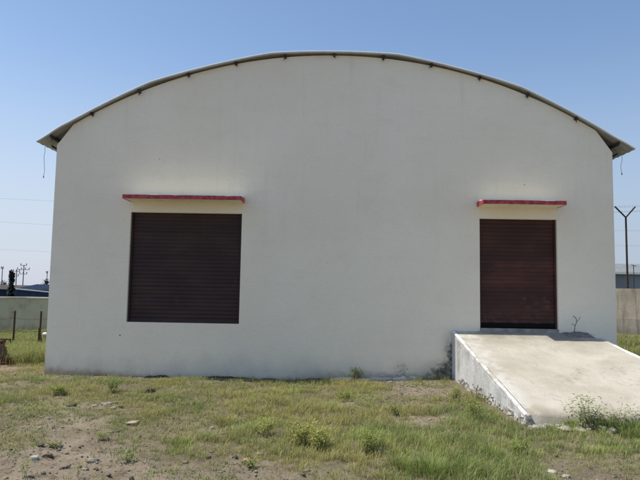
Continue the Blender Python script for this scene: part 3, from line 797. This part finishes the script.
weed(78, 478, 20, .3, 3, 14, .022, G3, 'single thin stalk on the bare soil at the bottom left')
weed(52, 448, 9, 1.7, 11, 16, .026, G5, 'small green weed behind the pale grey stone')
weed(128, 462, 9, 1.7, 11, 16, .026, G5, 'low dark weed on the bare soil left of the middle bottom')
weed(205, 440, 9, 1.7, 11, 16, .026, G5, 'dark tuft of weed at the left edge of the bushy weeds')
weed(250, 468, 9, 1.7, 11, 16, .026, G5, 'low green weed by the orange brown clod')
weed(395, 415, 14, .9, 8, 34, .032, G3, 'spreading weed on the bare earth before the ramp')
weed(520, 455, 16, .9, 9, 34, .032, G3, 'green weed before the ramp toe, near the bottom')
# bright grass clumps near the camera
def clump(px, py, hpx, n, col, label):
    p = gp(px, py); H = hpx / F * (p.y - CAM.y)
    a = rng.uniform(0, 6.283, n); r = H * .75 * rng.uniform(0, 1, n) ** .8
    base = np.stack([np.cos(a) * r, np.sin(a) * r, np.full(n, -.01)], -1)
    V, c = blades(base, H * rng.uniform(.3, 1.0, n) * np.exp(-(r / H) ** 2 * .8), rng.uniform(.0014, .0032, n), a + rng.normal(0, .7, n), rng.uniform(.1, .9, n), np.array(col) * rng.uniform(.7, 1.3, n)[:, None])
    o = blade_obj('grass_clump', V, c, MT['grass']); o.location = p
    return tag(o, label, 'grass clump')
clump(428, 474, 30, 420, (.26, .33, .09), 'tall bright green grass clump at the bottom, right of the centre')
clump(400, 466, 22, 300, (.27, .32, .09), 'green grass clump left of the tall bright clump')
clump(465, 474, 24, 340, (.26, .31, .085), 'green grass clump right of the tall bright clump')
clump(490, 458, 18, 260, (.25, .31, .085), 'green grass clump below the ramp side')
clump(480, 402, 20, 200, (.28, .29, .10), 'wispy grass clump at the upper end of the rubble course')
for px_, hh_, lab_ in ((572, 12, 'grass clump left of the taller toe shrub'), (598, 15, 'grass clump right of the taller toe shrub'), (612, 14, 'grass clump left of the smaller toe shrub'), (628, 17, 'grass clump right of the smaller toe shrub')):
    q_ = toe(px_); clump(px_, 419, hh_, 320, (.19, .25, .07), lab_).location = q_
clump(225, 425, 14, 200, (.35, .31, .10), 'olive yellow grass clump in the middle of the left grass')
clump(180, 445, 14, 220, (.28, .29, .09), 'grass clump at the front edge of the left grass')
clump(640, 440, 24, 300, (.24, .29, .085), 'grass clump at the right border before the ramp')

# ------------------------------------------------------------------ left background
wl = 8.3
bm = bmesh.new(); xs = np.linspace(-34, -4.4, 60); ring = []
for x in xs:
    d = random.uniform(-.012, .012); ring.append([bm.verts.new(p) for p in ((x, wl, -.3), (x, wl, 1.155 + d), (x, wl + .2, 1.155 + d), (x, wl + .2, -.3))])
for a, b in zip(ring[:-1], ring[1:]):
    for i in range(3): bm.faces.new((a[i], b[i], b[i + 1], a[i + 1]))
bm.faces.new(ring[0]); bm.faces.new(ring[-1])
cw = thing('boundary_wall', 'low mossy grey boundary wall behind the rusty fence on the left', 'wall', (0, 0, 0))
obj('wall_panel', bm, MT['lwall'], cw)
bm = bmesh.new(); ring = []
for x in xs:
    d = random.uniform(-.008, .008); ring.append([bm.verts.new(p) for p in ((x, wl - .03, 1.14 + d), (x, wl - .03, 1.185 + d), (x, wl + .23, 1.185 + d), (x, wl + .23, 1.14 + d))])
for a, b in zip(ring[:-1], ring[1:]):
    for i in range(4): bm.faces.new((a[i], b[i], b[(i + 1) % 4], a[(i + 1) % 4]))
bm.faces.new(ring[0]); bm.faces.new(ring[-1])
obj('coping', bm, plain('pale_coping', (.62, .58, .47), .3, 1.2, .95), cw)

# rusty angle-iron fence posts with two wires
def post(px, brace, label):
    p = at_depth(px, 348, 4.6); z0 = tz(p.x, 4.6)
    t = thing('fence_post', label, 'fence post', (p.x, 4.6, z0), 'rusty fence posts')
    bm = bmesh.new(); box(bm, -.017, .017, -.004, .004, -.15, .93); box(bm, .0125, .017, .0045, .034, -.15, .93); obj('post', bm, MT['rust'], t)
    if brace:
        bm = bmesh.new(); bar(bm, (.005, -.03, .50), (.145, -.10, -.05), .017, n=4); obj('brace', bm, MT['rust'], t)
        bm = bmesh.new(); bar(bm, (-.045, .03, .50), (-.06, .06, -.05), .012, n=4); obj('brace', bm, MT['rust'], t)
    return p
pa = post(12.6, False, 'plain rusty iron fence post standing in grass at the far left')
pb = post(39, True, 'braced rusty iron fence post nearest the left corner of the building')
for k, (z, nm) in enumerate(((.74, 'upper'), (.42, 'lower'))):
    bm = bmesh.new(); pts = []
    for x in np.linspace(-14, -6.0, 30):
        f = (x - pa.x) / (pb.x - pa.x); pts.append(Vector((x, 4.585, z - .05 * math.sin(math.pi * (f % 1)))))
    path_tube(bm, pts, .004, 5); tag(obj('fence_wire', bm, MT['rust']), f'{nm} thin rusty wire strung between the rusty fence posts', 'wire')
bm = bmesh.new(); a = at_depth(-14, 338.5, 4.3); b = at_depth(10.5, 339.5, 4.3); bar(bm, a, b, .022, n=6)
bar(bm, a, (a.x, a.y, -.05), .02, n=6); bar(bm, b, (b.x + .02, b.y, -.05), .016, n=6)
tag(obj('rail', bm, MT['rust']), 'dark horizontal rail left of the plain fence post', 'rail')
# white stone by the corner
sp = at_depth(45, 334, 5.2)
V = IV2 * np.array([.065, .06, .045]) * (1 + .25 * (fbm(IV2[:, 0] * 2 + 5, IV2[:, 1] * 2 + IV2[:, 2], 3)[:, None] - .5))
o = np_mesh('white_stone', V, IF2.ravel(), np.arange(len(IF2)) * 3, MT['white']); o.location = (sp.x, 5.2, sp.z)
tag(o, 'small white stone on the post stub behind the left wall corner', 'stone')
bm = bmesh.new(); bar(bm, (sp.x, 5.2, -.1), (sp.x, 5.2, sp.z - .03), .05, n=8); tag(obj('post_stub', bm, MT['conc']), 'short stub of grey post under the small white stone', 'post stub')
# chunk of broken brickwork
p = gp(2, 364); t = thing('brick_chunk', 'chunk of broken dark red brickwork in the grass at the left border', 'brickwork', p)
bm = bmesh.new(); bmor = bmesh.new(); zc = 0
prof = [.62, .62, .60, .52, .47, .36, .14]
for r_, half in enumerate(prof):
    x = -.70 + random.uniform(0, .08)
    while x < half * .38 - .22:
        for yy in (-.12, 0.0):
            L = random.uniform(.17, .22); b2 = bmesh.new(); box(b2, 0, L, 0, .105, 0, .058); bevel(b2, .008, 2)
            for v in b2.verts: v.co += Vector((random.uniform(-1, 1), random.uniform(-1, 1), random.uniform(-1, 1))) * .006
            bmesh.ops.rotate(b2, verts=b2.verts, matrix=Matrix.Rotation(random.uniform(-.12, .12), 3, 'Z') @ Matrix.Rotation(random.uniform(-.05, .05), 3, 'Y'))
            bmesh.ops.translate(b2, verts=b2.verts, vec=(x, yy, zc)); me = bpy.data.meshes.new('t'); b2.to_mesh(me); b2.free(); bm.from_mesh(me); bpy.data.meshes.remove(me)
        x += .225
    box(bmor, -.69, half * .38 - .15, -.10, .09, zc + .003, zc + .068)
    zc += .068
obj('bricks', bm, MT['brick'], t); obj('mortar', bmor, plain('old_dark_mortar', (.10, .075, .06), .3, 15), t)

# far sheds, trees and poles on the left (the land falls gently away there)
def shed(name, label, x0, x1, y0, y1, ze, zr, mw, mr, ridge_y=True, trim=None):
    zb = tz((x0 + x1) / 2, y0) - .3; t = thing(name, label, 'shed', ((x0 + x1) / 2, y0, zb))
    o = Vector(t.location); bm = bmesh.new(); q_ = lambda x, y, z: bm.verts.new(Vector((x, y, z)) - o)
    f = [q_(x0, y0, zb), q_(x1, y0, zb), q_(x1, y0, ze), q_(x0, y0, ze)]; bk = [q_(x0, y1, zb), q_(x1, y1, zb), q_(x1, y1, ze), q_(x0, y1, ze)]
    ym = (y0 + y1) / 2; ra, rb = q_(x0, ym, zr - .05), q_(x1, ym, zr - .05)
    bm.faces.new(f); bm.faces.new(bk[::-1]); bm.faces.new((f[0], f[3], ra, bk[3], bk[0])); bm.faces.new((f[1], bk[1], bk[2], rb, f[2]))
    obj('wall', bm, mw, t)
    bm = bmesh.new(); n = max(8, int((x1 - x0) / .5)); e = .3
    cols = []
    for i in range(n * 2 + 1):
        x = x0 - e + (x1 - x0 + 2 * e) * i / (n * 2); dz = .04 * (i % 2)
        cols.append([q_(x, y0 - e, ze - .08 + dz), q_(x, ym, zr + dz), q_(x, y1 + e, ze - .08 + dz)])
    for a, b in zip(cols[:-1], cols[1:]):
        for i in range(2): bm.faces.new((a[i], b[i], b[i + 1], a[i + 1]))
    rf = obj('roof', bm, mr, t)
    if trim:
        bm = bmesh.new(); a0, a1 = trim; pts = [a0 - o, a1 - o]; bar(bm, pts[0], pts[1], .13, n=4); obj('gutter', bm, MT['white'], t)
    return t
yA = 82
a = at_depth(16, 288.5, yA); b = at_depth(47, 286, yA)
shed('far_shed', 'far navy blue shed with a white gutter line beyond the low wall', a.x - .5, b.x + 8, yA, yA + 16, at_depth(30, 289.5, yA).z, at_depth(30, 284.2, yA + 8).z, MT['navy'], MT['navyd'],
     trim=(at_depth(15, 288.7, yA - .6), at_depth(60, 293, yA - .6)))
a = at_depth(-40, 288, 96); b = at_depth(13.5, 288, 96)
shed('far_shed', 'far dark slate shed at the left border, left of the dark tree', a.x, b.x, 96, 108, at_depth(5, 289, 96).z, at_depth(5, 285, 102).z, MT['navyd'], plain('brown_sheet', (.075, .065, .06), .2, 1))
def tree(px, ptop, y, wpx, label, col, dens=900, trunk=.25, blob=1.0):
    top = at_depth(px, ptop, y); z0 = tz(top.x, y); H = top.z - z0; w = wpx / F * (y - CAM.y) / 2
    t = thing('tree', label, 'tree', (top.x, y, z0)); bm = bmesh.new()
    bar(bm, (0, 0, -.2), (.05, 0, H * .55), .12, .06, 8)
    for k in range(6):
        an = k * 1.1; bar(bm, (.03, 0, H * (.25 + .06 * k)), (math.cos(an) * w * .7, math.sin(an) * w * .7, H * (.42 + .08 * k)), .05, .015, 6)
    obj('trunk', bm, MT['bark'], t)
    Vs, Ls, Ss, Cs = [], [], [], []; rnd = random.Random(int(px * 10)); cl = []
    for k in range(30):
        f = rnd.uniform(trunk, .97); rr = w * blob * (1.5 - 1.1 * f) * rnd.uniform(.2, 1); an = rnd.uniform(0, 6.28)
        cl.append((Vector((math.cos(an) * rr, math.sin(an) * rr, H * f)), w * rnd.uniform(.2, .65), rnd.uniform(.6, 1.25)))
    for k in range(dens):
        c_, r_, v = rnd.choice(cl); d = Vector((rnd.gauss(0, 1), rnd.gauss(0, 1), rnd.gauss(0, 1))).normalized()
        v2 = v * rnd.uniform(.75, 1.25); leaf(Vs, Ls, Ss, Cs, c_ + d * r_ * rnd.uniform(.3, 1), d + Vector((0, 0, -.3)), .30, .11, tuple(q * v2 for q in col))
    np_mesh('crown', np.array([v[:] for v in Vs]), Ls, Ss, MT['leaf'], np.array(Cs), t)
tree(12.3, 270.5, 70, 5.0, 'narrow dark tree before the far sheds on the left', (.085, .092, .08), 1500, .12, .8)  # crown colour lightened to stand in for haze
tree(46.5, 280, 100, 9, 'dark far tree peeping out at the left edge of the building', (.05, .06, .05), 700, .2)
tree(3, 282, 118, 12, 'low far dark tree at the left border behind the slate shed', (.06, .06, .05), 700, .2)
def power_pole(px, ptop, y, arms, label, r=.14):
    top = at_depth(px, ptop, y); z0 = tz(top.x, y) - .5; H = top.z - z0
    t = thing('power_pole', label, 'power pole', (top.x, y, z0)); bm = bmesh.new(); bar(bm, (0, 0, 0), (0, 0, H), r * 1.25, r, 8); obj('pole', bm, MT['pole'], t)
    for dz, half, ins in arms:
        bm = bmesh.new(); box(bm, -half, half, -r - .12, -r - .002, H - dz - .07, H - dz + .07); ar = obj('cross_arm', bm, MT['pole'], t)
        for k in range(ins):
            x = -half + .12 + (2 * half - .24) * k / max(1, ins - 1)
            bm = bmesh.new(); bar(bm, (x, -r - .06, H - dz + .07), (x, -r - .06, H - dz + .30), .06, .06, 8); bar(bm, (x, -r - .06, H - dz + .30), (x, -r - .06, H - dz + .55), .17, .10, 8); obj('insulator', bm, MT['steel'], ar)
    return t
power_pole(24, 265, 150, ((.15, .9, 2), (1.3, 1.75, 4), (2.5, 1.1, 3)), 'power pole with three cross arms right of the narrow dark tree', .12)
tt = power_pole(16.8, 270, 150, ((.4, 1.0, 3), (1.7, .7, 2)), 'shorter power pole with two arms beside the narrow dark tree', .12)
power_pole(2.6, 267.5, 140, ((.3, .35, 2),), 'thin bare pole at the left border', .10)
power_pole(47.3, 272, 160, ((.3, .3, 2),), 'thin bare pole at the left edge of the building', .10)

# overhead wires on the left, far behind the building
for k, (ya, yb, nm) in enumerate(((198.5, 201, 'highest'), (222, 225, 'middle'), (249.5, 252, 'lowest'))):
    a = at_depth(0, ya, 60); b = at_depth(52, yb, 60); d = (b - a) / (b.x - a.x); bm = bmesh.new(); pts = []
    for x in np.linspace(-110, 2, 34):
        pp = a + d * (x - a.x); pts.append(Vector((x, 60, pp.z + .00035 * (x + 32) ** 2)))
    path_tube(bm, pts, .008, 4); tag(obj('power_line', bm, MT['wire']), f'{nm} of the thin overhead wires crossing the sky left of the building', 'wire')

# ------------------------------------------------------------------ right background
yw = 11.9
t = thing('boundary_wall', 'tall streaked brown concrete boundary wall right of the building', 'wall', (0, 0, 0))
zt = at_depth(628, 288.5, yw).z; zm = at_depth(628, 319, yw).z; zf = at_depth(628, 336, yw).z
t.location = (at_depth(628, 300, yw).x, yw, 0); t.rotation_euler.z = R(-43)
bm = bmesh.new(); box(bm, -7, 12, .003, .15, zm + .004, zt); obj('upper_panel', bm, MT['rwall'], t)
bm = bmesh.new(); box(bm, -7, 12, -.02, .16, -.3, zm); obj('lower_panel', bm, compound_wall_mat('streaked_grey_concrete', (.30, .27, .22), (.40, .36, .30), (.13, .11, .09), .12), t)
bm = bmesh.new(); box(bm, -7, 12, -.09, -.022, zf - .03, zf + .03); obj('base_rail', bm, MT['pale'], t)
for x in np.arange(-6, 12, 2.4):
    bm = bmesh.new(); box(bm, x - .06, x + .06, -.045, -.022, zf + .034, zt + .02); bevel(bm, .006, 1); obj('wall_post', bm, MT['rwall'], t)
# Y-shaped barbed wire post standing on the wall line
p = at_depth(625.8, 217, yw + .75); tip1 = at_depth(614.8, 206.5, yw + .75); tip2 = at_depth(635.2, 206.8, yw + .75)
t = thing('fence_post', 'tall rusty Y-topped barbed wire post behind the brown wall', 'fence post', (p.x, yw + .75, 0))
o = Vector(t.location); bm = bmesh.new(); bar(bm, (0, 0, 0), p - o, .042, .036, 6); obj('post', bm, MT['rust'], t)
for tp in (tip1, tip2):
    bm = bmesh.new(); bar(bm, p - o - Vector((0, 0, .02)), tp - o, .035, n=4); obj('arm', bm, MT['rust'], t)
p2 = at_depth(633.5, 265, yw + .9); bm = bmesh.new(); bar(bm, (p2.x, yw + .9, 0), p2, .014, n=6); bar(bm, p2 - Vector((.09, 0, .0)), p2 + Vector((.12, 0, -.05)), .012, n=5)
tag(obj('thin_stake', bm, MT['steel']), 'thin stake with a short crosspiece behind the brown wall', 'stake')
for k, (s, dz, nm) in enumerate(((tip1, 0, 'left arm tip'), (tip1.lerp(p, .5), 0, 'middle of the left arm'), (tip2, 0, 'right arm tip'), (tip2.lerp(p, .5), 0, 'middle of the right arm'), (p - Vector((0, 0, .55)), 0, 'upper shaft'), (p - Vector((0, 0, 1.15)), 0, 'lower shaft'))):
    bm = bmesh.new(); pts = [Vector((s.x + x, s.y, s.z + (.0016 * x * (x - 0.0) if x > 0 else .003 * x * x) + .07 * x * (1 if k < 4 else .1) * (1 if x > 0 else .7))) for x in np.linspace(-5, 14, 26)]
    path_tube(bm, pts, .0028, 4)
    for x in np.arange(-4.9, 5, .16):
        j = s + Vector((x, 0, (.0016 * x * x if x > 0 else .003 * x * x) + .07 * x * (1 if k < 4 else .1) * (1 if x > 0 else .7)))
        bar(bm, j - Vector((.012, 0, .016)), j + Vector((.012, 0, .016)), .003, n=3)
    tag(obj('barbed_wire', bm, MT['wire']), f'barbed wire strand tied at the {nm} of the Y-topped post', 'wire')
# pale shed beyond the wall
ys_ = 42; a = at_depth(560, 273, ys_); zE = at_depth(627, 273.2, ys_ - .4).z; zR = at_depth(627, 264, ys_ + 7).z
shed('far_shed', 'blue grey shed with a white gutter beyond the brown wall', 22.5, 62, ys_, ys_ + 14, zE - .02, zR, MT['shedg'], MT['shedr'], trim=(Vector((22.2, ys_ - .42, zE)), Vector((62.3, ys_ - .42, zE - .02))))

# ------------------------------------------------------------------ wires dangling from the eaves
for px, y0_, y1_, yy, lab in ((44.8, 146.5, 176, .1, 'thin wire dangling from the left eave with a knot at its end'), (622, 155, 173, .1, 'thin bent wire dangling from the right eave')):
    a = at_depth(px, y0_, yy); b = at_depth(px - .8, y1_, yy); a.z = min(a.z, arc(a.x) - .02) if abs(a.x - XC) < 5.4 else a.z
    bm = bmesh.new(); pts = [a.lerp(b, f) + Vector((random.uniform(-.012, .012), random.uniform(-.012, .012), 0)) for f in np.linspace(0, 1, 7)]
    path_tube(bm, pts, .004, 5); bar(bm, pts[-1], pts[-1] - Vector((0, 0, .04)), .010, .009, 6)
    tag(obj('hanging_wire', bm, MT['wire']), lab, 'wire')

# ------------------------------------------------------------------ light
EL, AZ = R(63), R(1.6)              # high sun from the left, just behind the plane of the front wall
sd = Vector((-math.cos(AZ) * math.cos(EL), math.sin(AZ) * math.cos(EL), math.sin(EL)))
L = bpy.data.lights.new('sun', 'SUN'); L.energy = 4.7; L.angle = R(.53); L.color = (1, .955, .87)
lo = bpy.data.objects.new('sun', L); C.objects.link(lo); lo.rotation_euler = sd.to_track_quat('Z', 'Y').to_euler()
w = bpy.data.worlds.new('World'); S.world = w; w.use_nodes = True; nt = w.node_tree
sky = nt.nodes.new('ShaderNodeTexSky'); sky.sky_type = 'NISHITA'; sky.sun_disc = False
sky.sun_elevation = EL; sky.sun_rotation = math.atan2(sd.x, sd.y)
sky.air_density = 1.0; sky.dust_density = .7; sky.ozone_density = 1.2; sky.altitude = 100
bg = nt.nodes['Background']; bg.inputs[1].default_value = .15
tc = nt.nodes.new('ShaderNodeTexCoord'); sp = nt.nodes.new('ShaderNodeSeparateXYZ'); nt.links.new(tc.outputs['Generated'], sp.inputs[0])
def mr(src, a, b, c_, d, smooth=True):
    n = nt.nodes.new('ShaderNodeMapRange'); n.interpolation_type = 'SMOOTHSTEP' if smooth else 'LINEAR'
    nt.links.new(src, n.inputs[0])
    for k, q_ in zip((1, 2, 3, 4), (a, b, c_, d)): n.inputs[k].default_value = q_
    return n.outputs[0]
hz = nt.nodes.new('ShaderNodeMix'); hz.data_type = 'RGBA'                # pale summer haze low in the sky, paler towards the sun
side = nt.nodes.new('ShaderNodeMix'); side.data_type = 'RGBA'; nt.links.new(mr(sp.outputs[0], -.5, .55, 0, 1), side.inputs[0])
side.inputs[6].default_value = (4.1, 4.45, 5.25, 1); side.inputs[7].default_value = (2.8, 3.25, 4.15, 1)
nt.links.new(mr(sp.outputs[2], 0.0, .42, .90, 0.0), hz.inputs[0]); tint = nt.nodes.new('ShaderNodeMix'); tint.data_type = 'RGBA'; tint.blend_type = 'MULTIPLY'; tint.inputs[0].default_value = 1; tint.inputs[7].default_value = (1.02, 1.06, 1.08, 1)
nt.links.new(sky.outputs[0], tint.inputs[6]); nt.links.new(tint.outputs[2], hz.inputs[6]); nt.links.new(side.outputs[2], hz.inputs[7])
nt.links.new(hz.outputs[2], bg.inputs[0])
S.view_settings.view_transform = 'Standard'; S.view_settings.look = 'None'; S.view_settings.exposure = 0; S.view_settings.gamma = 1
